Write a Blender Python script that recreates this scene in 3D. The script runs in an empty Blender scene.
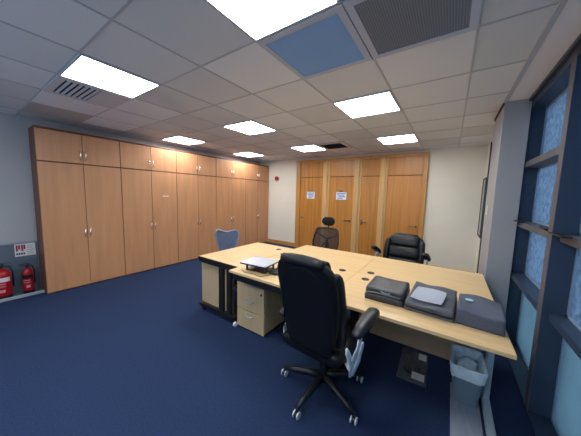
import bpy, bmesh, math, random
from mathutils import Vector, Matrix
random.seed(7)
PI = math.pi
COL = bpy.context.scene.collection
CZ = 1.558            # camera height
H = 2.56              # ceiling height
GX, GY, T = -1.1442, 1.2246, 0.6   # ceiling tile grid

# ------------------------------------------------------------------ materials
MATS = {}
def mat(name, col, rough=.5, metal=0.0, spec=.5, noise=None, bump=0.0, emit=None, trans=0.0, coat=0.0):
    """noise=(scale_xyz, amount) varies the base colour by a procedural noise in world space"""
    if name in MATS: return MATS[name]
    m = bpy.data.materials.new(name); m.use_nodes = True
    nt = m.node_tree; b = nt.nodes['Principled BSDF']
    b.inputs['Base Color'].default_value = (*col, 1)
    b.inputs['Roughness'].default_value = rough
    b.inputs['Metallic'].default_value = metal
    b.inputs['Specular IOR Level'].default_value = spec
    b.inputs['Coat Weight'].default_value = coat
    if emit:
        b.inputs['Emission Color'].default_value = (*emit[0], 1)
        b.inputs['Emission Strength'].default_value = emit[1]
    if noise:
        sc, amt = noise[0], noise[1]
        g = nt.nodes.new('ShaderNodeNewGeometry')
        mp = nt.nodes.new('ShaderNodeMapping'); mp.inputs['Scale'].default_value = sc
        n = nt.nodes.new('ShaderNodeTexNoise'); n.inputs['Scale'].default_value = 1; n.inputs['Detail'].default_value = 4
        r = nt.nodes.new('ShaderNodeValToRGB')
        r.color_ramp.elements[0].position = .3; r.color_ramp.elements[1].position = .7
        r.color_ramp.elements[0].color = (*[c*(1-amt) for c in col], 1)
        r.color_ramp.elements[1].color = (*[min(1, c*(1+amt)) for c in col], 1)
        nt.links.new(g.outputs['Position'], mp.inputs['Vector']); nt.links.new(mp.outputs['Vector'], n.inputs['Vector'])
        nt.links.new(n.outputs['Fac'], r.inputs['Fac']); nt.links.new(r.outputs['Color'], b.inputs['Base Color'])
        if bump:
            bp = nt.nodes.new('ShaderNodeBump'); bp.inputs['Strength'].default_value = bump; bp.inputs['Distance'].default_value = .01
            nt.links.new(n.outputs['Fac'], bp.inputs['Height']); nt.links.new(bp.outputs['Normal'], b.inputs['Normal'])
    MATS[name] = m
    return m
def rgb(r, g, b):
    f = lambda c: ((c/255+.055)/1.055)**2.4 if c > 10 else c/255/12.92
    return (f(r), f(g), f(b))

M_cab   = mat('beech_laminate', rgb(198,144,102), .42, noise=((14,14,1.2), .09))
M_cabs  = mat('beech_carcass', rgb(128,82,66), .5, noise=((14,14,1.2), .08))
M_gap   = mat('dark_gap', rgb(44,28,24), .8)
M_door  = mat('oak_veneer', rgb(188,126,56), .38, noise=((22,22,1.0), .17))
M_frame = mat('oak_frame', rgb(192,138,72), .4, noise=((18,18,1.0), .12))
M_pale  = mat('pale_oak_post', rgb(208,166,108), .4, noise=((18,18,1.0), .10))
M_wall  = mat('cream_paint', rgb(234,228,212), .8, noise=((3,3,3), .02))
M_walll = mat('grey_paint', rgb(182,182,182), .8, noise=((3,3,3), .02))
M_white = mat('white_plaster', rgb(240,238,240), .8)
M_col   = mat('pillar_paint', rgb(158,160,164), .45, noise=((4,4,1), .03))
M_carp  = mat('navy_carpet', rgb(40,55,86), .95, spec=.15, noise=((90,90,90), .22), bump=.3)
M_tile  = None
M_grid  = mat('ceiling_grid_white', rgb(186,190,196), .5)
M_chrome= mat('chrome', (.82,.82,.84), .18, 1.0)
M_steel = mat('silver_painted_steel', rgb(190,198,206), .4, .3)
M_blk   = mat('black_steel', rgb(20,20,24), .45)
M_top   = mat('maple_laminate', rgb(226,192,140), .33, noise=((1.5,26,10), .07))
M_edge  = mat('maple_edge', rgb(196,160,112), .45)
M_ped   = mat('maple_panel', rgb(198,172,132), .45, noise=((20,20,1.5), .06))
M_modp  = mat('modesty_laminate', rgb(182,156,124), .5, noise=((2,2,20), .06))
M_lea   = mat('black_leather', rgb(11,12,16), .5, spec=.35, noise=((30,30,30), .2), bump=.12, coat=.1)
M_fab   = mat('black_fabric', rgb(9,10,14), .9)
M_plas  = mat('black_plastic', rgb(24,26,32), .4)
M_arm   = mat('white_plastic', rgb(236,240,245), .35)
M_wheel = mat('pale_wheel', rgb(225,230,235), .4)
M_navy  = mat('navy_aluminium', rgb(54,68,88), .4, .1)
M_brown = mat('bronze_gasket', rgb(88,88,96), .5)
M_bead  = mat('pale_glazing_bead', rgb(150,175,200), .4, .3)
M_red   = mat('extinguisher_red', rgb(170,22,34), .3, coat=.4)
M_label = mat('white_label', rgb(225,222,220), .6)
M_back  = mat('grey_backboard', rgb(96,108,122), .6)
M_shelf = mat('shelf_edge', rgb(160,166,172), .5)
M_bag   = mat('dark_nylon', rgb(58,60,66), .42, noise=((40,40,40), .15), bump=.15)
M_bag2  = mat('grey_canvas', rgb(84,87,96), .6, noise=((30,30,30), .12), bump=.15)
M_bag3  = mat('slate_fabric', rgb(80,86,102), .75, noise=((60,60,60), .10), bump=.1)
M_paper = mat('white_paper', rgb(225,230,240), .7)
M_bin   = mat('grey_green_plastic', rgb(112,130,142), .5)
M_liner = mat('bin_liner', rgb(226,238,248), .35, noise=((25,25,25), .12), bump=.5)
M_mat   = mat('grey_vinyl', rgb(150,156,168), .5, noise=((40,4,4), .12))
M_lap   = mat('laptop_lid', rgb(205,210,220), .25, .15)
M_teal  = mat('teal_badge', rgb(150,215,215), .5)
M_ink   = mat('blue_ink', rgb(90,125,190), .7)
M_dink  = mat('dark_ink', rgb(50,50,56), .7)
M_green = mat('sign_green', rgb(150,175,140), .7)
M_slot  = mat('vent_dark', rgb(40,42,48), .8)
M_vent  = mat('vent_white', rgb(205,208,214), .5)
M_diff  = mat('lamp_diffuser', (1,1,1), .5, emit=((.95,.98,1.0), 10.0))
M_blue  = mat('blue_mesh', rgb(118,134,164), .7, noise=((60,60,60), .12))
M_blued = mat('blue_frame', rgb(120,136,162), .45)

def see_through(name, col, dens, rough=.6):
    m = bpy.data.materials.new(name); m.use_nodes = True; nt = m.node_tree
    b = nt.nodes['Principled BSDF']; b.inputs['Base Color'].default_value = (*col, 1); b.inputs['Roughness'].default_value = rough
    tr = nt.nodes.new('ShaderNodeBsdfTransparent'); mx = nt.nodes.new('ShaderNodeMixShader'); mx.inputs[0].default_value = dens
    o = nt.nodes['Material Output']
    nt.links.new(tr.outputs[0], mx.inputs[1]); nt.links.new(b.outputs[0], mx.inputs[2]); nt.links.new(mx.outputs[0], o.inputs[0])
    return m
M_mesh = see_through('black_mesh', rgb(18,18,24), .8)
M_poly = see_through('clear_polythene', rgb(140,146,156), .24, .12)

def glass_mat(name, col, scale, contrast):
    """obscured glass: scatters the daylight behind it through a mottled film"""
    m = bpy.data.materials.new(name); m.use_nodes = True; nt = m.node_tree
    nt.nodes.remove(nt.nodes['Principled BSDF']); o = nt.nodes['Material Output']
    g = nt.nodes.new('ShaderNodeNewGeometry')
    n = nt.nodes.new('ShaderNodeTexNoise'); n.inputs['Scale'].default_value = scale; n.inputs['Detail'].default_value = 6; n.inputs['Roughness'].default_value = .7
    r = nt.nodes.new('ShaderNodeValToRGB'); r.color_ramp.elements[0].position = .35; r.color_ramp.elements[1].position = .68
    r.color_ramp.elements[0].color = (*[c*(1-contrast) for c in col], 1); r.color_ramp.elements[1].color = (*[min(1, c*(1+contrast)) for c in col], 1)
    t = nt.nodes.new('ShaderNodeBsdfTranslucent'); gl = nt.nodes.new('ShaderNodeBsdfGlossy'); gl.inputs['Roughness'].default_value = .15
    gl.inputs['Color'].default_value = (.7,.8,.95,1)
    mx = nt.nodes.new('ShaderNodeMixShader'); mx.inputs[0].default_value = .06
    nt.links.new(g.outputs['Position'], n.inputs['Vector']); nt.links.new(n.outputs['Fac'], r.inputs['Fac']); nt.links.new(r.outputs['Color'], t.inputs['Color'])
    nt.links.new(t.outputs[0], mx.inputs[1]); nt.links.new(gl.outputs[0], mx.inputs[2]); nt.links.new(mx.outputs[0], o.inputs[0])
    return m
M_gl_mid = glass_mat('mottled_glass', rgb(134,144,154), 22, .3)
M_gl_low = glass_mat('frosted_glass', rgb(126,140,144), 3, .05)
M_gl_clr = glass_mat('pale_glass', rgb(215,222,230), 4, .04)

def tile_mat():
    m = bpy.data.materials.new('ceiling_tile'); m.use_nodes = True; nt = m.node_tree; b = nt.nodes['Principled BSDF']
    b.inputs['Roughness'].default_value = .9; b.inputs['Specular IOR Level'].default_value = .2
    g = nt.nodes.new('ShaderNodeNewGeometry')
    sub = nt.nodes.new('ShaderNodeVectorMath'); sub.operation = 'SUBTRACT'; sub.inputs[1].default_value = (GX-6, GY-6, 0)
    sn = nt.nodes.new('ShaderNodeVectorMath'); sn.operation = 'SNAP'; sn.inputs[1].default_value = (T, T, 9)
    wn = nt.nodes.new('ShaderNodeTexWhiteNoise')
    r = nt.nodes.new('ShaderNodeValToRGB'); r.color_ramp.elements[0].color = (*rgb(212,216,218), 1); r.color_ramp.elements[1].color = (*rgb(236,239,242), 1)
    nt.links.new(g.outputs['Position'], sub.inputs[0]); nt.links.new(sub.outputs[0], sn.inputs[0]); nt.links.new(sn.outputs[0], wn.inputs['Vector'])
    nt.links.new(wn.outputs['Value'], r.inputs['Fac']); nt.links.new(r.outputs['Color'], b.inputs['Base Color'])
    return m
M_tile = tile_mat()

# ------------------------------------------------------------------ mesh helpers
def box(bm, x0, x1, y0, y1, z0, z1, bev=0.0, seg=1, M=None):
    r = bmesh.ops.create_cube(bm, size=1)
    vs = r['verts']
    for v in vs:
        v.co = Vector(((x0+x1)/2 + v.co.x*(x1-x0), (y0+y1)/2 + v.co.y*(y1-y0), (z0+z1)/2 + v.co.z*(z1-z0)))
    if bev:
        es = list({e for v in vs for e in v.link_edges})
        rr = bmesh.ops.bevel(bm, geom=es, offset=bev, segments=seg, affect='EDGES', profile=.5)
        vs = list({v for f in rr['faces'] for v in f.verts} | {v for v in vs if v.is_valid})
    if M is not None:
        for v in vs: v.co = M @ v.co
    return vs
def tube(bm, pts, r, n=10, cap=True, flat=None):
    """sweep a circle (or an ellipse: flat=(axis vector, ratio)) along points; r float or list"""
    pts = [Vector(p) for p in pts]; rs = r if isinstance(r, (list, tuple)) else [r]*len(pts)
    rings = []; up = None
    for i, p in enumerate(pts):
        d = (pts[min(i+1, len(pts)-1)]-pts[max(i-1, 0)]).normalized()
        if flat:
            a = flat[0] - d*flat[0].dot(d); a.normalize()
        else:
            if up is None: up = Vector((0,0,1)) if abs(d.z) < .9 else Vector((1,0,0))
            a = up - d*up.dot(d); a.normalize(); up = a
        b = d.cross(a)
        k = flat[1] if flat else 1
        rings.append([bm.verts.new(p + (a*math.cos(2*PI*j/n)*k + b*math.sin(2*PI*j/n))*rs[i]) for j in range(n)])
    for i in range(len(rings)-1):
        for j in range(n):
            bm.faces.new((rings[i][j], rings[i][(j+1) % n], rings[i+1][(j+1) % n], rings[i+1][j]))
    if cap:
        bm.faces.new(rings[0]); bm.faces.new(rings[-1][::-1])
def lathe(bm, prof, cx=0, cy=0, n=24):
    rings = [[bm.verts.new((cx+r*math.cos(2*PI*j/n), cy+r*math.sin(2*PI*j/n), z)) for j in range(n)] for r, z in prof]
    for i in range(len(rings)-1):
        for j in range(n):
            bm.faces.new((rings[i][j], rings[i][(j+1) % n], rings[i+1][(j+1) % n], rings[i+1][j]))
    bm.faces.new(rings[0][::-1]); bm.faces.new(rings[-1])
def loft(bm, secs, n=28, e=.5, axis='z'):
    """secs: (cx, cy, cz, half width x, half depth y) superellipse rings stacked along z (axis z), or (cx,cy,cz,hx,hz) along y (axis y)"""
    rings = []
    for s in secs:
        cx, cy, cz, a, b = s[:5]; ee = s[5] if len(s) > 5 else e
        ring = []
        for j in range(n):
            t = 2*PI*j/n; c, q = math.cos(t), math.sin(t)
            u = a*math.copysign(abs(c)**ee, c); w = b*math.copysign(abs(q)**ee, q)
            ring.append(bm.verts.new((cx+u, cy+w, cz) if axis == 'z' else (cx+u, cy, cz+w)))
        rings.append(ring)
    for i in range(len(rings)-1):
        for j in range(n):
            bm.faces.new((rings[i][j], rings[i][(j+1) % n], rings[i+1][(j+1) % n], rings[i+1][j]))
    bm.faces.new(rings[0][::-1]); bm.faces.new(rings[-1])
def prism(bm, poly, z0, z1):
    a = [bm.verts.new((x, y, z0)) for x, y in poly]; b = [bm.verts.new((x, y, z1)) for x, y in poly]
    n = len(poly)
    for i in range(n): bm.faces.new((a[i], a[(i+1) % n], b[(i+1) % n], b[i]))
    bm.faces.new(a[::-1]); bm.faces.new(b)
def xform(bm, M):
    for v in bm.verts: v.co = M @ v.co
def obj(name, bm, m, parent=None, smooth=False, sub=0):
    bmesh.ops.recalc_face_normals(bm, faces=bm.faces[:])
    me = bpy.data.meshes.new(name); bm.to_mesh(me); bm.free()
    me.materials.append(m)
    if smooth:
        for p in me.polygons: p.use_smooth = True
    o = bpy.data.objects.new(name, me); COL.objects.link(o)
    if parent: o.parent = parent
    if smooth == 'auto':
        bpy.context.view_layer.objects.active = o
        md = o.modifiers.new('ws', 'EDGE_SPLIT'); md.split_angle = math.radians(38)
    if sub:
        md = o.modifiers.new('sub', 'SUBSURF'); md.levels = sub; md.render_levels = sub
    return o
def bx(name, m, parent, *a, bev=0.0, seg=2):
    bm = bmesh.new(); box(bm, *a, bev=bev, seg=seg); return obj(name, bm, m, parent)
def tag(o, label=None, cat=None, group=None, kind=None):
    if label: o['label'] = label
    if cat: o['category'] = cat
    if group: o['group'] = group
    if kind: o['kind'] = kind
    return o
def thing(name, label, cat, loc=(0,0,0), rz=0, group=None):
    o = bpy.data.objects.new(name, None); COL.objects.link(o); o.location = loc; o.rotation_euler = (0,0,rz)
    o.empty_display_size = .1
    return tag(o, label, cat, group)
def struct(o): o['kind'] = 'structure'; return o
def sempty(name):
    o = bpy.data.objects.new(name, None); COL.objects.link(o); return struct(o)
def copy_tree(o, parent=None):
    c = o.copy(); COL.objects.link(c); c.parent = parent
    for ch in list(o.children): copy_tree(ch, c)
    return c

# ------------------------------------------------------------------ room shell
WL, WR, WB, WN = -5.13, .5, 5.75, -1.75      # left, right, back, near walls
CX, CY0, CY1 = .385, 3.32, 3.95              # pillar face and its two ends
FR = .59                                     # inner line of the window fins
GXP = .72                                    # glass plane
struct(bx('floor', M_carp, None, WL-.1, FR, WN-.1, WB+.1, -.1, 0))
struct(bx('wall_left', M_walll, None, WL-.1, WL, WN-.1, WB+.1, 0, H))
struct(bx('wall_back', M_wall, None, WL, WR+.1, WB, WB+.1, 0, H))
struct(bx('wall_right', M_wall, None, WR, WR+.1, CY1, WB, 0, H))
nx0, nx1, nz0, nz1 = -3.9, -.3, .95, 2.38
bm = bmesh.new(); box(bm, WL, nx0, WN-.1, WN, 0, H); box(bm, nx1, GXP+.1, WN-.1, WN, 0, H); box(bm, nx0, nx1, WN-.1, WN, 0, nz0); box(bm, nx0, nx1, WN-.1, WN, nz1, H)
struct(obj('wall_near', bm, M_wall))
p = struct(bx('wall_pillar', M_col, None, CX, FR+.0, CY0, CY1, 0, H, bev=.004))
c = struct(bx('ceiling', M_tile, None, WL-.1, GX+T*2.57, WN-.1, WB+.1, H, H+.1))
# T-bars of the suspended ceiling
bm = bmesh.new()
i = -7
while GX+T*i < .4:
    x = GX+T*i
    if x > WL: box(bm, x-.007, x+.007, WN, WB, H-.004, H-.0005)
    i += 1
for j in range(-5, 8):
    y = GY+T*j
    if WN < y < WB: box(bm, WL, CX, y-.007, y+.007, H-.0035, H-.0004)
o = obj('ceiling_grid', bm, M_grid); struct(o)
o = bx('trim_1', M_grid, None, .375, .405, WN, CY0-.001, H-.012, H+.02); struct(o)
o = bx('trim_2', M_white, None, .405, GXP+.2, WN-.1, CY1+.0, H+.0005, H+.1); struct(o)
o = bx('trim_3', M_tile, None, .39, WR, CY1+.001, WB, H, H+.099); struct(o)
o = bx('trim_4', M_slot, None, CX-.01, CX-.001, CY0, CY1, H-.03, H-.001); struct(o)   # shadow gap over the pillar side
o = bx('baseboard_back', M_frame, None, -4.74, -3.70, WB-.018, WB-.0005, 0, .11); struct(o)
o = bx('baseboard_right', M_frame, None, -.44, WR-.001, WB-.018, WB-.0005, 0, .12); struct(o)
o = bx('baseboard_left', M_walll, None, WL+.0005, WL+.015, WN, .30, 0, .1); struct(o)

# ---- full height windows between deep navy fins
fins = [3.40, 2.31, 1.22, .13, -.96]
def window(n, y0, y1):
    w = sempty('window_%d' % n); w.location = (0, 0, 0)
    FT = .085
    # fin at the near end of the bay, deep navy with a bronze tip
    bx('mullion', M_navy, w, FR+.004, GXP+.12, y0, y0+FT, 0, H)
    bx('mullion_cap', M_brown, w, FR, FR+.004, y0, y0+FT, 0, H)
    ya, yb = y0+FT, y1
    bx('head_rail', M_navy, w, FR+.0, GXP+.12, ya, yb, H-.09, H)
    bx('head_trim', M_navy, w, FR-.025, FR-.001, y0, y1, H-.03, H)
    bx('sill_rail', M_navy, w, FR, GXP+.12, ya, yb, -.1, .012)
    upper = n == 1
    for z0, z1, nm in (((1.885, 1.94, 'transom'),) if upper else ()) + ((1.285, 1.335, 'transom'), (.73, .78, 'transom')):
        bx(nm, M_brown if z0 > 1 else M_navy, w, FR+(.010 if upper else .04), GXP+.04, ya, yb, z0, z1)
    # pale beads at the far edge and foot of every light
    for k, z0z1 in enumerate(((.012, .73), (.78, 1.285), (1.335, 1.885 if upper else H-.09), (1.94, H-.09) if upper else None)):
        if z0z1 is None: continue
        z0, z1 = z0z1
        bm = bmesh.new()
        box(bm, GXP-.012, GXP-.002, yb-.022, yb, z0, z1); box(bm, GXP-.012, GXP-.002, ya, ya+.022, z0, z1)
        box(bm, GXP-.012, GXP-.002, ya, yb, z0, z0+.02); box(bm, GXP-.012, GXP-.002, ya, yb, z1-.016, z1)
        obj('glazing_bead', bm, M_bead, w)
        bx('glass_pane', M_gl_low if k == 0 else M_gl_mid, w, GXP, GXP+.006, ya, yb, z0, z1)
    # black catch handle and its long stay on the transom
    bm = bmesh.new()
    box(bm, FR+.01, GXP-.03, ya+.10, ya+.125, 1.336, 1.348); box(bm, FR+.02, FR+.045, ya+.04, ya+.30, 1.342, 1.356, bev=.004)
    h = obj('window_handle', bm, M_plas, w)
    bm = bmesh.new()
    box(bm, FR-.03, FR+.02, yb-.26, yb-.03, 1.337, 1.348, bev=.003)
    obj('window_handle', bm, M_plas, w)
for k in range(len(fins)-1):
    window(k+1, fins[k+1], fins[k])
w = sempty('window_6')  # unseen window in the near wall, added to bring in bluish daylight
for q in range(3):
    a_, b_ = nx0+q*1.2, nx0+q*1.2+1.2
    bm = bmesh.new()
    for g_ in ((a_, a_+.04, nz0, nz1), (b_-.04, b_, nz0, nz1), (a_+.04, b_-.04, nz0, nz0+.04), (a_+.04, b_-.04, nz1-.04, nz1)): box(bm, g_[0], g_[1], WN-.09, WN-.03, g_[2], g_[3])
    obj('window_frame', bm, M_navy, w)
    bx('glass_pane', M_gl_clr, w, a_+.04, b_-.04, WN-.064, WN-.058, nz0+.04, nz1-.04)
w = sempty('window_5')
bx('mullion', M_navy, w, FR+.004, GXP+.12, 3.40, 3.95, 0, H); bx('mullion_cap', M_brown, w, FR, FR+.004, 3.395, 3.40, 0, H)
bx('mullion', M_navy, w, FR, GXP+.12, WN, -.96, 0, H)

# ------------------------------------------------------------------ back wall doors
def leaf_door(n, x0, x1, hx, hinge_z=.92, plate=False):
    d = sempty('door_%d' % n)
    bx('door_leaf', M_door, d, x0+.004, x1-.004, WB-.05, WB-.015, .008, 2.02)
    bx('transom_panel', M_door, d, x0+.004, x1-.004, WB-.05, WB-.015, 2.035, 2.43)
    bx('stop', M_gap, d, x0, x1, WB-.014, WB-.002, 0, 2.43)
    if hx is not None:
        bm = bmesh.new(); sgn = 1 if hx < (x0+x1)/2 else -1
        if plate:
            box(bm, hx-.02, hx+.02, WB-.056, WB-.0505, hinge_z-.07, hinge_z+.07, bev=.004)
        tube(bm, [(hx, WB-.051, hinge_z), (hx, WB-.09, hinge_z), (hx+sgn*.03, WB-.10, hinge_z), (hx+sgn*.13, WB-.10, hinge_z)], .011, 8)
        tube(bm, [(hx, WB-.051, hinge_z), (hx, WB-.058, hinge_z)], .026, 14)
        obj('door_handle', bm, mat('dark_chrome', rgb(120,112,106), .35, .9), d, True)
    return d
leaf_door(1, -3.555, -2.855, -3.50)
leaf_door(2, -2.66, -2.005, -2.07)
leaf_door(3, -1.82, -1.395, -1.76, plate=True)
leaf_door(4, -1.225, -.515, -.58)
bm = bmesh.new()
for a, b in ((-3.69, -3.555), (-.515, -.435)):
    box(bm, a, b, WB-.075, WB-.001, 0, 2.5, bev=.004)
box(bm, -3.555, -.515, WB-.075, WB-.001, 2.43, 2.5, bev=.004)
struct(obj('trim_5', bm, M_frame))
n = 6
for a, b in ((-2.855, -2.66), (-2.005, -1.82), (-1.395, -1.225)):
    bm = bmesh.new(); m_ = (a+b)/2
    box(bm, a, b, WB-.06, WB-.001, 0, 2.43)
    box(bm, m_-.045, m_+.045, WB-.10, WB-.0605, 0, 2.43, bev=.01)
    struct(obj('trim_%d' % n, bm, M_pale)); n += 1

# ------------------------------------------------------------------ ceiling lights and vents
def panel_light(i, j, label):
    t = thing('ceiling_light', label, 'ceiling light', (GX+T*(i+.5), GY+T*(j+.5), H-.004), 0, 'square ceiling light panels')
    bm = bmesh.new(); a, b = .295, .280
    for s in ((-a, a, -a, -b), (-a, a, b, a), (-a, -b, -b, b), (b, a, -b, b)):
        box(bm, s[0], s[1], s[2], s[3], -.010, 0)
    obj('frame', bm, M_grid, t)
    bx('diffuser', M_diff, t, -b, b, -b, b, -.006, -.001)
    return t
def L(i, j, lab): panel_light(i, j, lab)
L(0, -1, 'large white light panel cut off by the top edge, nearest the daylight-tinted grille')
L(-3, -1, 'white square light panel beside the slatted air vent, above the nearest cupboards')
L(0, 2, 'white square light panel on the right, second from the doors in its row')
L(-3, 2, 'white square light panel in the middle of the ceiling')
L(-6, 2, 'white square light panel close above the middle of the cupboard row')
L(0, 5, 'white square light panel right in front of the rightmost door')
L(-3, 5, 'white square light panel near the two doors with notices, left of the dark far vent')
L(-6, 5, 'small far white light panel close above the far end of the cupboard row')
L(0, -4, 'added square light panel, unseen behind the camera, window side')  # this panel and the next are unseen, added to help light the room
L(-3, -4, 'added square light panel, unseen behind the camera, cupboard side')
def cell(i, j): return GX+T*(i+.5), GY+T*(j+.5)
def frame_ring(bm, a, b, z0, z1):
    for s in ((-a, a, -a, -b), (-a, a, b, a), (-a, -b, -b, b), (b, a, -b, b)): box(bm, *s, z0, z1)
# perforated grilles
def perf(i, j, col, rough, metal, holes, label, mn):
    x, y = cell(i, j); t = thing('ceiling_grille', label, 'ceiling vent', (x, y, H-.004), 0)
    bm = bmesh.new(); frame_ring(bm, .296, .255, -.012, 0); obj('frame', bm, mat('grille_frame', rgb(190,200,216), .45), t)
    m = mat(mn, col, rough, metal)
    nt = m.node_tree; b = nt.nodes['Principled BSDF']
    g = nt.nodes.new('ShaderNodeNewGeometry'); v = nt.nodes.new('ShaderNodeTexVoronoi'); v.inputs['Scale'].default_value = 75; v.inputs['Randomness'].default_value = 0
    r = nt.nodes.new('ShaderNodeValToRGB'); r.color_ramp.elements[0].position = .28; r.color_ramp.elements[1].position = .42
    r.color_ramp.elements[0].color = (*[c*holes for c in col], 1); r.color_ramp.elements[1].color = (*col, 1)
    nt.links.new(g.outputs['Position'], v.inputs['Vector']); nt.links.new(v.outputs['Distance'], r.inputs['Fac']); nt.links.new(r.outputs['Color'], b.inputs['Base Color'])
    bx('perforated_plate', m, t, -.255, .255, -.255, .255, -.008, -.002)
perf(0, 0, rgb(134,186,244), .4, .0, .85, 'perforated square ceiling grille, painted with the blue of daylight, between two big ceiling panels', 'grille_daylight_blue')  # blue of reflected daylight is put into the plate's base colour
perf(1, 0, rgb(122,138,158), .4, .1, .5, 'dark grey perforated square ceiling grille nearest the windows', 'grey_grille')
# slatted vent next to the left light
x, y = cell(-4, -1); t = thing('air_vent', 'white slatted air vent beside the left ceiling light', 'ceiling vent', (x, y, H-.004))
bm = bmesh.new(); frame_ring(bm, .296, .235, -.012, 0); obj('frame', bm, M_vent, t)
bx('backing', M_slot, t, -.235, .235, -.235, .235, -.002, -.0005)
bx('blank_panel', M_vent, t, -.235, .235, .04, .235, -.012, -.006)
for k in range(6):
    yy = -.205+k*.044
    bm = bmesh.new(); box(bm, -.232, .232, -.011, .011, -.0015, .0015, M=Matrix.Translation((0, yy, -.010)) @ Matrix.Rotation(-.3, 4, 'X'))
    obj('slat', bm, M_vent, t)
x, y = cell(-2, 5); t = thing('air_vent', 'dark air vent between the two far ceiling lights above the doors', 'ceiling vent', (x, y, H-.004))
bm = bmesh.new(); frame_ring(bm, .296, .22, -.010, 0); obj('frame', bm, M_vent, t)
bx('backing', mat('vent_grey', rgb(70,72,78), .8), t, -.22, .22, -.22, .22, -.003, -.0005)
for k in range(6):
    bm = bmesh.new(); box(bm, -.22, .22, -.014, .014, -.001, .001, M=Matrix.Translation((0, -.18+k*.072, -.010)) @ Matrix.Rotation(.5, 4, 'X')); obj('slat', bm, mat('slat_grey', rgb(90,92,98), .5), t)

for (i, j, m, nm, lab) in ((-5, -1, mat('blank_tile_white', rgb(232,234,236), .7), 'ceiling_panel', 'whiter ceiling panel beyond the slatted air vent, towards the cupboards'),
                      (-6, -1, mat('blank_tile_grey', rgb(186,182,178), .8), 'ceiling_panel', 'greyer ceiling panel between the whiter panel and the nearest cupboards')):
    x, y = cell(i, j); o = bx(nm, m, None, x-.29, x+.29, y-.29, y+.29, H-.006, H-.0006, bev=.002); tag(o, lab, 'ceiling panel')

# ------------------------------------------------------------------ cupboards
XC, Y0, ZS, ZT = -4.751, .73, 1.934, 2.385
DEP = abs(WL-XC)-.004
def bow(bm, y, z0, z1):
    tube(bm, [(0, y, z0), (.022, y, z0+.006), (.030, y, (z0+z1)/2), (.022, y, z1-.006), (0, y, z1)], .0075, 8)
def cupboard(z0, z1, hz, label, name, group):
    t = thing(name, label, 'cupboard', (XC, Y0, z0), 0, group)
    h = z1-z0
    bm = bmesh.new(); box(bm, -DEP, -.022, .001, .999, 0, h-.002)
    obj('body', bm, M_cabs, t)
    for k in range(2):
        a, b = (.005, .4965) if k == 0 else (.5035, .995)
        d = bx('door', M_cab, t, -.020, 0, a, b, .022 if z0 < 1 else .006, h-.012, bev=.002, seg=1)
        yy = .468 if k == 0 else .532
        bm = bmesh.new(); bow(bm, yy, hz-z0-.065, hz-z0+.065); obj('handle', bm, M_chrome, d, True)
    return t
low0 = cupboard(0, ZS, .865, 'x', 'tall_cupboard', 'tall beech cupboards along the left wall')
up0 = cupboard(ZS, ZT, 2.06, 'x', 'top_cupboard', 'top cupboards along the left wall')
pos = ['first from the camera, beside the fire extinguishers', 'second from the camera, small white label on its door',
       'third from the camera, middle of the row', 'fourth from the camera, behind the blue mesh chair', 'last and farthest, touching the back wall']
pos2 = ['above the cupboard beside the fire extinguishers, nearest the camera', 'second from the camera, above the cupboard with the white label',
        'middle of the upper row', 'second from the back wall', 'farthest, touching the back wall']
for k in range(5):
    a = low0 if k == 0 else copy_tree(low0); a.location = (XC, Y0+k*1.0, 0); a['label'] = 'tall beech cupboard, '+pos[k]
    b = up0 if k == 0 else copy_tree(up0); b.location = (XC, Y0+k*1.0, ZS); b['label'] = 'short beech top cupboard, '+pos2[k]
    if k == 1: bx('label_strip', M_label, a, .0005, .002, .70, .82, 1.44, 1.462)
o = bx('cupboard_pelmet', M_cabs, None, XC-DEP, XC+.006, Y0, Y0+5.0, ZT, ZT+.018)
tag(o, 'long reddish brown top board running over the whole cupboard row', 'board')

# ------------------------------------------------------------------ fire point
t = thing('fire_point_stand', 'grey fire extinguisher stand with notices against the left wall', 'extinguisher stand', (WL, -.30, 0))
bm = bmesh.new(); box(bm, .002, .02, 0, 1.02, 0, .765, bev=.006, seg=2); box(bm, .02, .04, 0, 1.02, .49, .505); obj('backboard', bm, M_back, t)
bx('shelf', M_back, t, .02, .22, 0, 1.02, 0, .025, bev=.004)
bx('shelf_lip', M_shelf, t, .22, .235, 0, 1.025, 0, .045, bev=.005)
bx('top_trim', M_shelf, t, .020, .032, 0, 1.02, .745, .765)
def notice(y0, y1, z0, z1):
    s = bx('notice', M_label, t, .0205, .0235, y0, y1, z0, z1)
    w = y1-y0; h = z1-z0
    bm = bmesh.new(); 
    for k in range(2):
        box(bm, .0236, .0244, y0+w*(.06+.25*k), y0+w*(.06+.25*k)+w*.09, z0+h*.42, z1-h*.08)
        box(bm, .0236, .0244, y0+w*(.17+.25*k), y0+w*(.17+.25*k)+w*.09, z0+h*.55, z1-h*.08)
    obj('pictogram', bm, M_red, s)
    bm = bmesh.new()
    for k in range(4): box(bm, .0236, .0244, y0+w*(.06+.11*k), y0+w*(.14+.11*k), z0+h*.12, z0+h*.28)
    obj('wording', bm, M_dink, s)
    bm = bmesh.new()
    for k in range(5): box(bm, .0236, .0244, y0+w*.58, y0+w*(.9-.04*(k % 2)), z1-h*(.16+.16*k)-h*.05, z1-h*(.16+.16*k))
    obj('wording', bm, M_green, s)
notice(.795, 1.0, .555, .735); notice(.40, .62, .555, .735)
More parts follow.
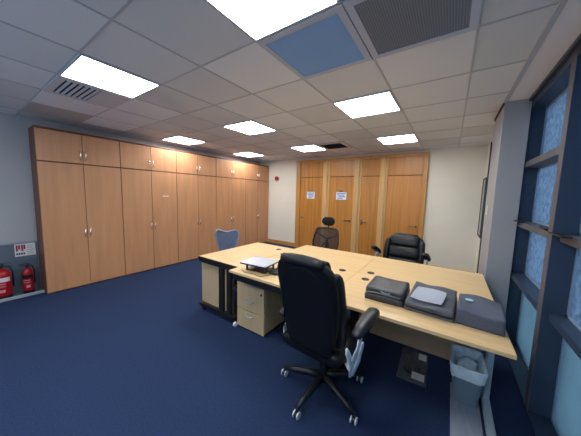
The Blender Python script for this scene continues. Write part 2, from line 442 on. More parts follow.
def extinguisher(label, y, r, h, blk):
    t = thing('fire_extinguisher', label, 'fire extinguisher', (WL+.13, y, .026))
    bm = bmesh.new(); lathe(bm, [(r*.9, 0), (r, .02), (r, h*.68), (r*.93, h*.74), (r*.6, h*.81), (r*.28, h*.84), (r*.28, h*.87)]); obj('cylinder', bm, M_red, t, 'auto')
    bm = bmesh.new(); lathe(bm, [(r*1.02, 0), (r*1.02, h*.10)]); obj('foot_ring', bm, M_plas, t, 'auto')
    bm = bmesh.new(); tube(bm, [(0, 0, h*.86), (0, 0, h*.92)], .018, 10); box(bm, -.012, .012, -.07, .03, h*.92, h*.94, bev=.003); box(bm, -.012, .012, -.075, .02, h*.97, h*.985, bev=.003)
    tube(bm, [(0, .02, h*.93), (0, .02, h*.98)], .008, 8); obj('valve_handle', bm, M_plas, t)
    bm = bmesh.new(); tube(bm, [(0, .02, h*.92), (.03, r*.9, h*.90), (.03, r*1.15, h*.72), (.02, r*1.12, h*.3)], .009, 8); obj('hose', bm, M_plas, t, True)
    bm = bmesh.new()
    n = 14; ra = r*1.012
    def band(z0, z1, a0, a1):
        vs = [[bm.verts.new((ra*math.cos(a0+(a1-a0)*k/n), ra*math.sin(a0+(a1-a0)*k/n), z)) for k in range(n+1)] for z in (z0, z1)]
        for k in range(n): bm.faces.new((vs[0][k], vs[0][k+1], vs[1][k+1], vs[1][k]))
    band(h*.50, h*.62, -1.5, .9)
    obj('label_band', bm, M_plas if blk else M_label, t, True)
    bm = bmesh.new()
    mp = mat('faded_print', rgb(220,150,150), .6)
    band(h*.43, h*.455, -1.0, .3); obj('printed_line', bm, mp, t, True)
    bm = bmesh.new(); band(h*.36, h*.385, -1.0, .3); obj('printed_line', bm, mp, t, True)
    bm = bmesh.new(); band(h*.20, h*.28, -.5, .2); obj('printed_mark', bm, mp, t, True)
    return t
extinguisher('larger red fire extinguisher with a white band, left on the stand', .345, .088, .485, False)
extinguisher('smaller red fire extinguisher with a black band, next to the cupboards', .585, .056, .44, True)

# ------------------------------------------------------------------ desks
TZ = .73
def grommet(bm, x, y): 
    lathe(bm, [(.038, TZ), (.038, TZ+.003), (.030, TZ+.004), (.028, TZ+.002)], x, y, 18)
def t_leg(x, y0, y1, yu, m, t, w=.026):
    bm = bmesh.new()
    box(bm, x-w, x+w, y0, y1, 0.001, .035, bev=.01, seg=2)
    box(bm, x-w*.8, x+w*.8, yu-.035, yu+.035, .03, TZ-.06, bev=.006)
    box(bm, x-w*.8, x+w*.8, y0+.1, y1-.05, TZ-.06, TZ-.026)
    o = obj('leg', bm, m, t)
    for y in (y0+.03, y1-.03): pass
    return o
def desk(name, label, x0, x1, y0, y1, ports, front, legs, modesty=None, rail=True):
    t = thing(name, label, 'desk', ((x0+x1)/2, (y0+y1)/2, 0))
    ox, oy = (x0+x1)/2, (y0+y1)/2
    made = []
    bm = bmesh.new(); box(bm, x0+.001, x1-.001, y0+.001, y1-.001, TZ-.025, TZ, bev=.003, seg=2); d = obj('desktop', bm, M_top, t); made.append(d)
    for (a, b) in ports:
        bm = bmesh.new(); grommet(bm, a, b); made.append(obj('cable_port', bm, M_plas, t))
    for lg in legs:
        lx, m = lg[:2]; yy0, yy1 = (lg[2] if len(lg) > 2 else y0+.05, y1-.06)
        yu = y1-.22 if front else y0+.22
        made.append(t_leg(lx, yy0, yy1, yu, m, t))
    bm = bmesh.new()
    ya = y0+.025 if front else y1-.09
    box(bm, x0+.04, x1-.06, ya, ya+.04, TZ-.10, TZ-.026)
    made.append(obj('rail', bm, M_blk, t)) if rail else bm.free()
    if modesty:
        made.append(bx('modesty_panel', M_modp, t, modesty[0], modesty[1], modesty[2], modesty[2]+.018, modesty[3], TZ-.03))
    for o in made: o.location = (-ox, -oy, 0)
    return t
YF, YM, YR, XA, XM, XB = 1.65, 2.47, 3.29, -1.905, -.775, .36
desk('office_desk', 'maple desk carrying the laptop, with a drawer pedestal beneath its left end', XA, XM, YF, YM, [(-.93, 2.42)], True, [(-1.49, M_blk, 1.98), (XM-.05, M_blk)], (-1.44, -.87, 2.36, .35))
desk('office_desk', 'maple desk by the window carrying the dark bags, bin under its right end', XM, XB, YF, YM, [(-.64, 2.30), (.20, 2.40)], True, [(XM+.05, M_blk), (XB-.018, M_steel)], (-.59, .26, 2.39, .14), rail=False)
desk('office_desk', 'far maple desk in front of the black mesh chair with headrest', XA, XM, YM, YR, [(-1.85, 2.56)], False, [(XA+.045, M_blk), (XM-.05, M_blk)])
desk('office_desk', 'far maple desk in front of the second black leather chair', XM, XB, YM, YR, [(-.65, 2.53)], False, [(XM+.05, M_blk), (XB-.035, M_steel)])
# left desk, standing across the end of the group
t = thing('office_desk', 'leftmost maple desk with beige end panel and black frame, near the cupboards', 'desk', (-2.27, 2.35, 0))
ms = []
ms.append(bx('desktop', M_top, t, -2.64, XA-.004, 1.79, 2.92, TZ-.025, TZ, bev=.003))
ms.append(bx('apron', M_blk, t, -2.635, XA-.01, 1.795, 1.835, TZ-.075, TZ-.026))
ms.append(bx('edge_strip', M_blk, t, -2.64, XA-.004, 1.784, 1.7895, TZ-.045, TZ-.001))
ms.append(bx('apron', M_blk, t, -2.63, -2.59, 1.84, 2.90, TZ-.085, TZ-.026))
ms.append(bx('end_panel', M_ped, t, -2.655, -2.07, 1.845, 1.863, .085, TZ-.09))
ms.append(bx('leg', M_blk, t, -2.27, -2.195, 1.81, 1.844, .09, TZ-.086))
ms.append(bx('leg', M_blk, t, -2.13, -2.055, 1.81, 1.844, .09, TZ-.086))
ms.append(bx('foot_rail', M_blk, t, -2.66, -1.97, 1.80, 1.87, 0.05, .10, bev=.005))
for q in (-2.60, -2.03): ms.append(bx('foot', M_blk, t, q-.02, q+.02, 1.815, 1.855, .001, .049))
ms.append(bx('leg', M_blk, t, -2.62, -2.56, 2.84, 2.90, 0.001, TZ-.086))
ms.append(bx('leg', M_blk, t, -2.02, -1.96, 2.84, 2.90, 0.001, TZ-.026))
bm = bmesh.new(); grommet(bm, -2.06, 2.74); ms.append(obj('cable_port', bm, M_plas, t))
for o in ms: o.location = (2.27, -2.35, 0)

# mobile pedestal under the near desk
def caster(bm, x, y, s=.8):
    tube(bm, [(x-.012*s, y, .02*s), (x+.012*s, y, .02*s)], .02*s, 14)
    tube(bm, [(x, y, .02*s), (x, y, .043*s)], .008*s, 8)
t = thing('drawer_pedestal', 'beige mobile drawer pedestal with lock under the laptop desk', 'drawer unit', (-1.75, 2.10, 0))
bx('body', M_ped, t, -.205, .205, -.262, .28, .035, .525, bev=.002)
for z0, z1, hz in ((.245, .522, .365), (.022, .238, .20)):
    d = bx('drawer', M_ped, t, -.203, .203, -.282, -.264, z0, z1, bev=.002)
    bm = bmesh.new(); tube(bm, [(-.055, -.283, hz), (-.05, -.305, hz-.006), (0, -.312, hz-.012), (.05, -.305, hz-.006), (.055, -.283, hz)], .006, 8); obj('handle', bm, M_steel, d, True)
bx('top_panel', M_ped, t, -.207, .207, -.285, .282, .527, .543, bev=.001)
bm = bmesh.new(); tube(bm, [(.165, -.283, .475), (.165, -.288, .475)], .012, 14); obj('lock', bm, M_plas, t)
for sx, sy in ((-1, -1), (1, -1), (-1, 1), (1, 1)):
    bm = bmesh.new(); caster(bm, sx*.17, sy*.23); obj('caster', bm, M_plas, t)
bm = bmesh.new(); caster(bm, -.215, -.300, 1.3); obj('caster', bm, M_wheel, t)

# ------------------------------------------------------------------ laptop on its stand
t = thing('laptop_stand', 'black riser stand beneath the silver laptop', 'stand', (-1.655, 1.87, TZ), .10)
bm = bmesh.new(); box(bm, -.13, .13, -.09, .10, .003, .012, bev=.003); obj('base', bm, M_plas, t)
for s in (-1, 1):
    bm = bmesh.new(); tube(bm, [(s*.12, -.07, .012), (s*.12, -.07, .066)], .012, 8); tube(bm, [(s*.12, .08, .012), (s*.12, .08, .066)], .012, 8); obj('leg', bm, M_plas, t)
bx('tray', M_plas, t, -.15, .15, -.12, .12, .066, .074, bev=.003)
t = thing('laptop', 'closed silver laptop lying on its black riser stand', 'laptop', (-1.655, 1.865, TZ+.0745), .10)
bx('base', M_plas, t, -.165, .165, -.135, .135, 0.0, .012, bev=.004)
bx('lid', M_lap, t, -.165, .165, -.135, .135, .0125, .020, bev=.003)
t = thing('docking_station', 'small black box on the desk right of the laptop', 'docking station', (-1.44, 1.92, TZ+.001), .1)
bx('case', M_plas, t, -.06, .06, -.10, .10, .003, .028, bev=.005)
bx('top_plate', mat('dock_top', rgb(52,56,64), .3), t, -.045, .045, -.08, .08, .0285, .030)
for x_ in (-.045, .045):
    bm = bmesh.new(); tube(bm, [(x_, -.07, 0), (x_, -.07, .003)], .01, 10); tube(bm, [(x_, .07, 0), (x_, .07, .003)], .01, 10); obj('foot', bm, M_plas, t)
bm = bmesh.new(); tube(bm, [(-1.80, 1.74, TZ+.004), (-1.72, 1.70, TZ+.004), (-1.62, 1.72, TZ+.004), (-1.50, 1.70, TZ+.004), (-1.46, 1.80, TZ+.006)], .0035, 6)
tag(obj('cable', bm, mat('grey_cable', rgb(120,110,100), .5), None, True), 'thin grey cable lying on the desk in front of the laptop', 'cable')

# ------------------------------------------------------------------ bags, paper and box on the window desk
def soft(bm, amp, seed, freq=9):
    from mathutils import noise
    for v in bm.verts:
        k = noise.noise(v.co*freq+Vector((seed, seed, seed)))
        v.co.z += amp*k*(1 if v.co.z > .02 else 0); v.co.x += amp*.5*k; v.co.y += amp*.5*noise.noise(v.co*freq+Vector((seed+5, 0, 0)))
def gridbox(bm, hx, hy, h, nx=14, ny=14, nz=3, top=None, rnd=.02):
    """closed box of a fine grid with a shaped top: top(u,v)->height"""
    def P(u, v, w):
        x, y = hx*u, hy*v
        r = 1-rnd*(abs(u)**6 + abs(v)**6)*.5
        z = (top(u, v) if top else h)*w
        return Vector((x*r, y*r, z))
    ids = {}
    def V(i, j, k):
        if (i, j, k) not in ids: ids[(i, j, k)] = bm.verts.new(P(-1+2*i/nx, -1+2*j/ny, k/nz))
        return ids[(i, j, k)]
    for i in range(nx):
        for j in range(ny):
            bm.faces.new((V(i, j, 0), V(i, j+1, 0), V(i+1, j+1, 0), V(i+1, j, 0)))
            bm.faces.new((V(i, j, nz), V(i+1, j, nz), V(i+1, j+1, nz), V(i, j+1, nz)))
    for k in range(nz):
        for i in range(nx):
            bm.faces.new((V(i, 0, k), V(i+1, 0, k), V(i+1, 0, k+1), V(i, 0, k+1))); bm.faces.new((V(i, ny, k), V(i, ny, k+1), V(i+1, ny, k+1), V(i+1, ny, k)))
        for j in range(ny):
            bm.faces.new((V(0, j, k), V(0, j, k+1), V(0, j+1, k+1), V(0, j+1, k))); bm.faces.new((V(nx, j, k), V(nx, j+1, k), V(nx, j+1, k+1), V(nx, j, k+1)))
t = thing('laptop_bag', 'bulky black nylon laptop bag, leftmost of the bags on the desk', 'bag', (-.376, 2.03, TZ+.001), .0)
bm = bmesh.new(); gridbox(bm, .145, .165, .045, top=lambda u, v: .047-.004*u*u); soft(bm, .004, 2); obj('lower_bag', bm, M_bag, t, True)
bm = bmesh.new(); gridbox(bm, .140, .160, .055, top=lambda u, v: .050-.004*(u**8+v**8)-.003*math.sin(3*u+v)); soft(bm, .006, 5); xform(bm, Matrix.Translation((.0, .005, .05))); obj('upper_bag', bm, M_bag, t, True)
bm = bmesh.new(); tube(bm, [(-.13, -.158, .055), (-.07, -.167, .066), (.03, -.167, .067), (.12, -.160, .062)], .006, 8); obj('zip', bm, mat('zip_grey', rgb(120,124,132), .4), t, True)
bm = bmesh.new(); tube(bm, [(-.02, -.165, .088), (.0, -.172, .080), (.035, -.172, .078), (.05, -.165, .086)], .005, 8); obj('handle', bm, mat('pale_strap', rgb(150,152,158), .5), t, True)
bm = bmesh.new(); tube(bm, [(.135, .13, .09), (.150, .05, .06), (.148, -.06, .05), (.12, -.155, .06)], .012, 8, flat=(Vector((0,0,1)), .35)); obj('strap', bm, M_bag, t, True)

t = thing('document_bag', 'flat grey canvas document bag under the white paper sheet', 'bag', (-.058, 2.06, TZ+.001), -.06)
bm = bmesh.new(); gridbox(bm, .155, .215, .03, nx=18, ny=18, top=lambda u, v: .028+.010*v); soft(bm, .004, 9); obj('lower_layer', bm, M_bag2, t, True)
bm = bmesh.new(); gridbox(bm, .150, .225, .03, nx=18, ny=18, top=lambda u, v: .028+.006*math.sin(4*u)); soft(bm, .006, 3)
for v in bm.verts: v.co.z += .035+.02*max(0, v.co.y/.2)
obj('upper_layer', bm, M_bag2, t, True)
bm = bmesh.new(); tube(bm, [(-.15, -.21, .05), (-.02, -.226, .052), (.13, -.212, .05)], .006, 8); obj('piping', bm, M_bag, t, True)
bm = bmesh.new(); tube(bm, [(-.15, -.18, .012), (-.143, -.1, .02), (-.15, -.02, .016)], .010, 8, flat=(Vector((0,0,1)), .4)); obj('strap', bm, M_lap, t, True)
bm = bmesh.new()
N = 10; vs = {}
for i in range(N+1):
    for j in range(N+1):
        u, v = -1+2*i/N, -1+2*j/N; x_, y_ = .104*u*(1-.05*v*v*abs(u)), .118*v*(1-.04*u*u*abs(v))
        vs[i, j] = bm.verts.new((x_, y_, .004*math.sin(2.2*u+v)+.010*v))
for i in range(N):
    for j in range(N): bm.faces.new((vs[i, j], vs[i+1, j], vs[i+1, j+1], vs[i, j+1]))
r = bmesh.ops.solidify(bm, geom=bm.faces[:], thickness=.002)
o = obj('paper_sheet', bm, M_paper, None, True); o.location = (-.08, 2.015, TZ+.092); o.rotation_euler = (0, 0, -.12)
tag(o, 'rumpled white sheet of paper lying on the grey document bag', 'paper')

t = thing('fabric_box', 'slate grey fabric-covered box with a teal oval badge at the desk corner', 'box', (.225, 2.02, TZ+.001), -.07)
bm = bmesh.new(); gridbox(bm, .122, .175, .13, nx=16, ny=20, nz=5, rnd=.01, top=lambda u, v: .098+.010*math.sin(2.4*u+2.0*v)+.004*math.cos(3*v)); soft(bm, .003, 12, 7); obj('body', bm, M_bag3, t, True)
bm = bmesh.new(); lathe(bm, [(.024, 0), (.024, .003)], 0, 0, 20); xform(bm, Matrix.Translation((-.060, .035, .1035)) @ Matrix.Diagonal((1, .9, 1, 1))); obj('badge', bm, M_teal, t)

# ------------------------------------------------------------------ bin, mat and packet on the floor
o = bx('floor_mat', M_mat, None, .119, .30, .9, 2.30, .0005, .004); tag(o, 'grey vinyl strip on the carpet under the waste bin', 'mat')
t = thing('waste_bin', 'grey rectangular waste bin with a pale blue liner under the desk end', 'bin', (.208, 2.215, .0045), 0)
def rr(hx, hy, z, n=6, r=.03):
    pts = []
    for cx, cy, a0 in ((hx-r, hy-r, 0), (-hx+r, hy-r, PI/2), (-hx+r, -hy+r, PI), (hx-r, -hy+r, 3*PI/2)):
        for k in range(n): a = a0+PI/2*k/(n-1); pts.append((cx+r*math.cos(a), cy+r*math.sin(a), z))
    return pts
def rings(bm, L_, cap0=True, jitter=0):
    R = [[bm.verts.new((x+random.uniform(-jitter, jitter), y+random.uniform(-jitter, jitter), z+random.uniform(-jitter, jitter))) for x, y, z in ring] for ring in L_]
    n = len(R[0])
    for i in range(len(R)-1):
        for j in range(n): bm.faces.new((R[i][j], R[i][(j+1) % n], R[i+1][(j+1) % n], R[i+1][j]))
    if cap0: bm.faces.new(R[0][::-1])
    return R
bm = bmesh.new(); rings(bm, [rr(.078, .108, 0), rr(.102, .15, .30), rr(.096, .144, .30), rr(.075, .104, .01)]); obj('body', bm, M_bin, t, 'auto')
bm = bmesh.new(); rings(bm, [rr(.100, .148, .215), rr(.106, .153, .24), rr(.106, .154, .27), rr(.111, .158, .30), rr(.105, .152, .315), rr(.093, .139, .305), rr(.086, .13, .25), rr(.072, .10, .17), rr(.03, .04, .12)], cap0=False, jitter=.004)
obj('liner', bm, M_liner, t, True)
bm = bmesh.new(); bmesh.ops.create_icosphere(bm, subdivisions=3, radius=.06); soft(bm, .03, 4, 16); xform(bm, Matrix.Translation((.01, .05, .22)) @ Matrix.Diagonal((1, 1.3, .9, 1))); obj('crumpled_liner', bm, M_liner, t, True)

t = thing('cable_packet', 'clear polythene packet of black cables with two white labels on the carpet', 'packet', (-.165, 2.33, .001), .03)
bm = bmesh.new(); gridbox(bm, .115, .235, .016, top=lambda u, v: .010+.014*(1-u*u)*(1-v*v)); soft(bm, .002, 6, 20); obj('bag', bm, M_poly, t, True)
bm = bmesh.new()
for q in range(5):
    tube(bm, [(.05*math.cos(a*.9+q)+.012*math.sin(3*a), .02*q-.04+.08*math.sin(a+q*.4), .006+.001*q) for a in [k*.45 for k in range(14)]], .011, 6)
obj('cables', bm, M_plas, t, True)
bx('label_sheet', M_label, t, .0, .095, -.205, -.115, .0245, .0255); bx('label_sheet', M_label, t, .035, .10, .09, .19, .0245, .0255)

# ------------------------------------------------------------------ office chairs
def star_base(t, rot, R=.335, z=.1, wheel=None):
    for k in range(5):
        a = rot+2*PI*k/5; c, s = math.cos(a), math.sin(a)
        bm = bmesh.new()
        tube(bm, [(.02*c, .02*s, .115), (.12*c, .12*s, .112), (.24*c, .24*s, .092), (R*c, R*s, .072)], [.032, .028, .023, .018], 10)
        l = obj('leg', bm, M_plas, t, True)
        bm = bmesh.new(); tube(bm, [(R*c, R*s, .04), (R*c, R*s, .075)], .009, 8)
        d = Vector((1, 0, 0)); q = Vector((R*c, R*s, .026))
        tube(bm, [q-d*.012, q+d*.012], .021, 16)
        cs = obj('caster', bm, M_plas, l, 'auto')
        bm = bmesh.new()
        for sg in (-1, 1): tube(bm, [q+d*sg*.0125, q+d*sg*.021], .0255, 16)
        obj('wheel', bm, wheel or M_wheel, l, 'auto')
def gas(t, z1):
    bm = bmesh.new(); lathe(bm, [(.048, .09), (.048, .135), (.03, .14), (.03, .26), (.018, .262), (.018, z1)]); obj('gas_column', bm, M_plas, t, 'auto')
def leather_chair(label, loc, rz, seat, rot, back_h=.66, arm_dz=0, tilt=0, wide=1.0, bx_=0.0):
    t = thing('leather_office_chair', label, 'office chair', loc, rz)
    star_base(t, rot-rz); gas(t, seat-.08)
    S = seat
    bm = bmesh.new(); box(bm, -.10, .10, -.14, .12, S-.10, S-.065, bev=.01, seg=2); obj('mechanism', bm, M_plas, t)
    # seat cushion
    bm = bmesh.new()
    loft(bm, [(0, -.245, S-.01, .20, .02), (0, -.24, S-.01, .235, .045), (0, -.10, S-.005, .26, .06), (0, .10, S, .262, .062), (0, .22, S-.005, .255, .06), (0, .262, S-.02, .235, .045), (0, .27, S-.025, .20, .02)], e=.45, axis='y')
    obj('seat', bm, M_lea, t, True)
    # backrest: the padded shell, seen from behind as one tall slab with rounded top
    def sp(u):     # u 0..1 up the back -> (y, z)
        return (-.225-.13*u+.03*math.sin(PI*u), S+.0+back_h*u)
    bm = bmesh.new(); se = []
    for u, w, d in ((-.03, .12, .012), (-.01, .175, .03), (.06, .215, .036), (.2, .240, .038), (.35, .256, .038), (.55, .270, .038), (.75, .272, .038), (.86, .258, .038), (.93, .232, .037), (.975, .195, .032), (1.0, .14, .018), (1.005, .09, .008)):
        y, z = sp(u); se.append((bx_, y, z, w*.85*wide, d, .32))
    loft(bm, se, n=36); obj('backrest', bm, M_lea, t, True)
    # front cushions
    for (u0, u1, w, d, nm) in ((.74, 1.0, .175, .055, 'head_cushion'), (.42, .72, .19, .05, 'back_cushion'), (.06, .40, .185, .055, 'lumbar_cushion')):
        w *= .95*wide
        bm = bmesh.new(); se = []
        for k, f in ((0, .55), (.06, .8), (.2, .97), (.5, 1), (.8, .97), (.94, .8), (1, .55)):
            u = u0+(u1-u0)*k; y, z = sp(u); se.append((bx_, y+.042, z, w*(.9+.1*f), d*f*.8, .5))
        loft(bm, se, n=28); obj(nm, bm, M_lea, t, True)
    for s in (-1, 1):
        bm = bmesh.new(); se = []
        for u in (.10, .14, .3, .5, .7, .80, .86, .89):
            y, z = sp(u); f = 1 if .12 < u < .84 else (.85 if u < .88 and u > .12 else .5); se.append((bx_+s*wide*(.210-.02*abs(u-.5)), y+.045, z, .038*f, .046*f, .7))
        loft(bm, se, n=16); obj('side_bolster', bm, M_lea, t, True)
    # leather flap rolled over the top of the back
    y, z = sp(.985)
    bm = bmesh.new(); se = []
    for x, r in ((-.165, .020), (-.155, .032), (-.09, .038), (0, .040), (.09, .038), (.155, .032), (.165, .020)):
        se.append((x, r))
    tube(bm, [(bx_+x, y-.010, z+.0-.20*x*x) for x, r in se], [r for x, r in se], 16)
    obj('top_roll', bm, M_lea, t, True)
    # piping seam on the back of the shell
    bm = bmesh.new(); pts = []
    for k in range(41):
        a = PI*k/40; x = -.208*math.cos(a); u = .12+.80*math.sin(a)**.45
        yy, zz = sp(u); pts.append((bx_+x*(1 if u > .4 else .97), yy-.037, zz))
    tube(bm, pts, .004, 6); obj('piping', bm, M_lea, t, True)
    # arms: flat white loops under black pads
    for s in (-1, 1):
        bm = bmesh.new()
        ax = (Vector((1,0,0)), .38)
        tube(bm, [(s*.330, -.02, S+.197+arm_dz), (s*.328, -.11, S+.17+arm_dz), (s*.325, -.16, S+.10), (s*.30, -.20, S+.02)], [.040, .028, .022, .028], 12, flat=ax)
        tube(bm, [(s*.285, -.19, S-.09), (s*.292, -.21, S+.0), (s*.285, -.235, S+.09), (s*.284, -.24, S+.115)], [.030, .032, .022, .012], 12, flat=ax)
        tube(bm, [(s*.290, -.19, S-.09), (s*.315, -.16, S+.0), (s*.326, -.10, S+.085), (s*.328, -.085, S+.10)], [.030, .030, .022, .012], 12, flat=ax)
        tube(bm, [(s*.22, -.12, S-.07), (s*.29, -.18, S-.075)], .022, 10)
        a = obj('armrest', bm, M_arm, t, True)
        bm = bmesh.new()
        loft(bm, [(s*.330, -.19, S+.205, .012, .008), (s*.330, -.175, S+.208, .030, .020), (s*.330, -.10, S+.215, .040, .028), (s*.328, .05, S+.222, .045, .030), (s*.326, .16, S+.225, .042, .028), (s*.324, .20, S+.222, .028, .018), (s*.323, .21, S+.222, .012, .008)], n=18, e=.8, axis='y')
        if s < 0 and bx_:
            for v in a.data.vertices:
                k = max(0, min(1, (v.co.z-S)/.2)); v.co.x += .045+.04*k; v.co.y += .03-.04*k; v.co.z -= .035*k
            xform(bm, Matrix.Translation((.085, -.11, -.035)) @ Matrix.Diagonal((1, .75, 1, 1)))
        if s > 0 and bx_:
            for v in a.data.vertices:
                k = max(0, min(1, (v.co.z-S)/.2)); v.co.x += .018+.01*k; v.co.z += .02+.05*k; v.co.y -= .10*k
            xform(bm, Matrix.Translation((.040, -.155, .078)) @ Matrix.Diagonal((1, .92, 1, 1)))
        P_ = Vector((0, -.1, S+.2)); xform(bm, Matrix.Translation(P_+Vector((0,0,arm_dz))) @ Matrix.Rotation(tilt, 4, 'X') @ Matrix.Translation(-P_))
        obj('arm_pad', bm, M_plas, a, True)
    return t
leather_chair('high-backed black leather chair in the foreground, seen from behind, white armrests', (-.735, 1.605, 0), -.06, .475, math.radians(192), .672, 0, 0, 1.0, .010)
leather_chair('second black leather chair, facing the camera across the far desk', (-.53, 3.56, 0), PI-.05, .44, .4, .535, .07, .35, 1.15)

def mesh_chair(label, loc, rz):
    t = thing('mesh_office_chair', label, 'office chair', loc, rz)
    star_base(t, .5, wheel=M_plas); gas(t, .40)
    bm = bmesh.new(); loft(bm, [(0, -.22, .45, .19, .02), (0, -.2, .45, .23, .035), (0, .1, .455, .245, .04), (0, .22, .45, .22, .035), (0, .24, .445, .19, .015)], e=.5, axis='y'); obj('seat', bm, M_fab, t, True)
    def P(x, u): return Vector((x, -.25-.10*u-.05*(1-(x/.24)**2)*.6, .47+.48*u))
    # frame loop
    pts = [P(x, u) for x, u in ((-.16, 0), (-.20, .04), (-.235, .25), (-.245, .5), (-.225, .8), (-.205, .95), (-.17, 1.0), (0, 1.02), (.17, 1.0), (.205, .95), (.225, .8), (.245, .5), (.235, .25), (.20, .04), (.16, 0), (0, -.01), (-.16, 0))]
    bm = bmesh.new(); tube(bm, pts, .016, 10); obj('back_frame', bm, M_plas, t, True)
    bm = bmesh.new(); NX, NZ = 12, 14; g = {}
    for i in range(NX+1):
        for k in range(NZ+1):
            u = k/NZ; hw = .16+.085*math.sin(min(1, u*1.6+.15)*PI/2) - .05*max(0, u-.5)*1.6
            g[i, k] = bm.verts.new(P(hw*(-1+2*i/NX), u))
    for i in range(NX):
        for k in range(NZ): bm.faces.new((g[i, k], g[i+1, k], g[i+1, k+1], g[i, k+1]))
    obj('mesh_panel', bm, M_mesh, t, True)
    bm = bmesh.new()
    tube(bm, [P(0, 0)-Vector((0,.03,0)), P(0, .35)-Vector((0,.035,0)), P(0, .62)-Vector((0,.03,0))], [.03, .026, .02], 10)
    for s in (-1, 1): tube(bm, [P(0, .60)-Vector((0,.03,0)), P(s*.10, .70)-Vector((0,.02,0)), P(s*.215, .82)], [.018, .016, .014], 8)
    for s in (-1, 1): tube(bm, [P(s*.03, .45)-Vector((0,.02,0)), P(s*.12, .2)-Vector((0,.0,0)), P(s*.21, .08)], [.014, .014, .014], 8)
    obj('back_spine', bm, M_plas, t, True)
    bm = bmesh.new(); tube(bm, [P(0, .98)-Vector((0,.02,0)), P(0, 1.08)-Vector((0,.03,0)), P(0, 1.20)-Vector((0,.0,0))], .014, 8); obj('headrest_stem', bm, M_plas, t, True)
    bm = bmesh.new(); c = P(0, 1.26)
    loft(bm, [(c.x, c.y, c.z-.075, .05, .015), (c.x, c.y+.005, c.z-.06, .095, .025), (c.x, c.y+.01, c.z-.01, .13, .032), (c.x, c.y+.005, c.z+.05, .115, .03), (c.x, c.y, c.z+.08, .07, .018)], n=24, e=.8); obj('headrest', bm, M_fab, t, True)
    for s in (-1, 1):
        bm = bmesh.new(); tube(bm, [(s*.20, 0, .43), (s*.27, 0, .45), (s*.275, 0, .60)], .016, 8); a = obj('armrest', bm, M_plas, t, True)
        bx('arm_pad', M_plas, a, s*.275-.035, s*.275+.035, -.12, .12, .60, .625, bev=.01)
    return t
mesh_chair('black mesh chair with separate headrest, in front of the second door', (-1.81, 3.50, 0), PI)

def blue_chair(label, loc, rz):
    t = thing('blue_mesh_chair', label, 'office chair', loc, rz)
    star_base(t, .72-rz); gas(t, .38)
    bm = bmesh.new(); loft(bm, [(0, -.22, .43, .19, .02), (0, -.2, .43, .23, .035), (0, .1, .435, .245, .04), (0, .22, .43, .22, .035), (0, .24, .425, .19, .015)], e=.5, axis='y'); obj('seat', bm, M_blue, t, True)
    # shield shaped back with a dipped top edge
    prof = [(0, .075), (.15, .10), (.35, .130), (.6, .172), (.8, .198), (.93, .200), (1.0, .178)]
    def hw(u):
        for (a, b), (c, d) in zip(prof, prof[1:]):
            if u <= c: return b+(d-b)*(u-a)/(c-a)
        return prof[-1][1]
    bm = bmesh.new(); NX, NZ = 16, 14; g = {}
    def P(x, u):
        dip = (.040*max(0, 1-abs(x)/.13)-.02*(x/.2))*u**6
        return Vector((x, -.24-.06*u+.9*x*x, .46+.49*u-dip))
    for i in range(NX+1):
        for k in range(NZ+1):
            u = k/NZ; g[i, k] = bm.verts.new(P(hw(u)*(-1+2*i/NX), u))
    for i in range(NX):
        for k in range(NZ): bm.faces.new((g[i, k], g[i+1, k], g[i+1, k+1], g[i, k+1]))
    bmesh.ops.solidify(bm, geom=bm.faces[:], thickness=.012)
    obj('backrest', bm, M_blue, t, True)
    bm = bmesh.new(); loop = [P(-hw(k/10), k/10) for k in range(11)] + [P(hw(1)*(-1+2*i/10), 1) for i in range(1, 10)] + [P(hw(1-k/10), 1-k/10) for k in range(11)]
    tube(bm, loop, .013, 8); obj('back_frame', bm, M_blued, t, True)
    bm = bmesh.new(); tube(bm, [(0, -.12, .40), (0, -.30, .42), (0, -.30, .62), P(0, .6)-Vector((0,.02,0))], .018, 8); obj('back_support', bm, M_blued, t, True)
    return t
blue_chair('pale blue mesh chair behind the leftmost desk, in front of the cupboards', (-2.68, 2.46, 0), -PI/2-.22)

# ------------------------------------------------------------------ wall fittings
t = thing('fire_alarm_sounder', 'red fire alarm sounder high on the wall left of the doors', 'alarm', (-4.42, WB-.001, 2.02))
bm = bmesh.new(); lathe(bm, [(.055, 0), (.055, .02), (.045, .03)]); xform(bm, Matrix.Rotation(PI/2, 4, 'X')); obj('base', bm, M_label, t, 'auto')
bm = bmesh.new(); lathe(bm, [(.045, 0), (.06, .01), (.066, .035), (.05, .055), (.02, .06)]); xform(bm, Matrix.Translation((0, -.03, 0)) @ Matrix.Rotation(PI/2, 4, 'X')); obj('horn', bm, M_red, t, 'auto')
def door_notice(x0, x1, z0, z1, label, dark):
    t = thing('door_notice', label, 'notice', ((x0+x1)/2, WB-.0515, (z0+z1)/2))
    hx, hz = (x1-x0)/2, (z1-z0)/2
    bx('sheet', M_paper, t, -hx, hx, -.0015, 0, -hz, hz)
    bm = bmesh.new()
    for k, (a, b) in enumerate(((-.85, .85), (-.75, .6), (-.5, .75), (-.7, .3))):
        z = hz*(.75-.42*k); box(bm, hx*a, hx*b, -.0025, -.0016, z-hz*.22, z)
    obj('wording', bm, M_ink, t)
    return t
door_notice(-3.335, -3.09, 1.445, 1.63, 'white notice with blue writing taped to the leftmost door', False)
door_notice(-2.46, -2.18, 1.445, 1.635, 'white notice with blue writing taped to the second door, under a dark hook', True)
t = thing('coat_hook', 'dark hook above the notice on the second door', 'hook', (-2.33, WB-.051, 1.665))
bm = bmesh.new(); box(bm, -.05, .05, -.012, 0, -.02, .015, bev=.004); tube(bm, [(0, -.01, 0), (0, -.035, -.005), (0, -.04, .015)], .006, 8); obj('hook', bm, M_brown, t)
t = thing('coat_hook', 'thin pale hook above the notice on the leftmost door', 'hook', (-3.23, WB-.051, 1.665))
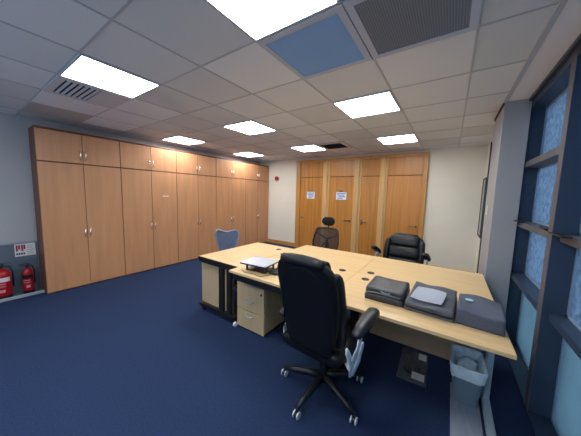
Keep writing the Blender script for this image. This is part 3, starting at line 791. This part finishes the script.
bm = bmesh.new(); box(bm, -.008, .008, -.008, 0, -.02, .03, bev=.002); tube(bm, [(0, -.006, 0), (0, -.03, -.005), (0, -.034, .012)], .004, 8); obj('hook', bm, M_chrome, t)
# framed board on the right wall by the pillar
t = thing('notice_board', 'narrow dark-framed grey board on the right wall beyond the pillar', 'board', (WR, 5.42, 1.40))
bx('panel', mat('board_grey', rgb(150,158,162), .4), t, -.02, -.002, -.20, .20, -.5, .5)
bm = bmesh.new()
for s in ((-.225, -.20, -.525, .525), (.20, .225, -.525, .525), (-.20, .20, -.525, -.5), (-.20, .20, .5, .525)): box(bm, -.03, -.002, s[0], s[1], s[2], s[3])
obj('frame', bm, M_dink, t)
o = bx('cable_trunking', mat('slate_trim', rgb(70,74,82), .5), None, WR-.02, WR-.0005, 5.16, 5.178, 0, 2.50); tag(o, 'dark vertical trunking on the right wall just beyond the pillar', 'trunking')
t = thing('light_switch', 'white light switch on the side of the pillar', 'switch', (CX, 3.72, 1.42))
bx('plate', M_label, t, -.009, -.001, -.04, .04, -.055, .055, bev=.003); bx('rocker', M_label, t, -.013, -.0095, -.012, .012, -.02, .02, bev=.001)

# ------------------------------------------------------------------ camera, daylight, view
w = bpy.data.worlds.new('World'); bpy.context.scene.world = w; w.use_nodes = True
bg = w.node_tree.nodes['Background']; bg.inputs[0].default_value = (.56, .76, 1.0, 1); bg.inputs[1].default_value = 2.3
def area(name, loc, rot, sx, sy, e, col):
    l = bpy.data.lights.new(name, 'AREA'); l.shape = 'RECTANGLE'; l.size = sx; l.size_y = sy; l.energy = e; l.color = col
    o = bpy.data.objects.new(name, l); COL.objects.link(o); o.location = loc; o.rotation_euler = rot; return o
cam = bpy.data.cameras.new('Camera'); co = bpy.data.objects.new('Camera', cam); COL.objects.link(co)
f, yaw, pitch, roll = 233.75, -.5967, -.1024, .0256
cy_, sy_, cp_, sp_ = math.cos(yaw), math.sin(yaw), math.cos(pitch), math.sin(pitch)
F = Vector((sy_*cp_, cy_*cp_, sp_)); R = Vector((cy_, -sy_, 0)); U = R.cross(F)
R2 = math.cos(roll)*R + math.sin(roll)*U; U2 = -math.sin(roll)*R + math.cos(roll)*U
co.matrix_world = Matrix(((R2.x, U2.x, -F.x, 0), (R2.y, U2.y, -F.y, 0), (R2.z, U2.z, -F.z, CZ), (0, 0, 0, 1)))
cam.sensor_fit = 'HORIZONTAL'; cam.sensor_width = 36; cam.lens = f/581*36; cam.clip_start = .05; cam.clip_end = 100
sc = bpy.context.scene; sc.camera = co
sc.view_settings.view_transform = 'Standard'; sc.view_settings.look = 'None'; sc.view_settings.gamma = 1
sc.view_settings.use_curve_mapping = False; sc.view_settings.exposure = 0.92
sc.cycles.max_bounces = 8; sc.cycles.diffuse_bounces = 5; sc.cycles.transparent_max_bounces = 8
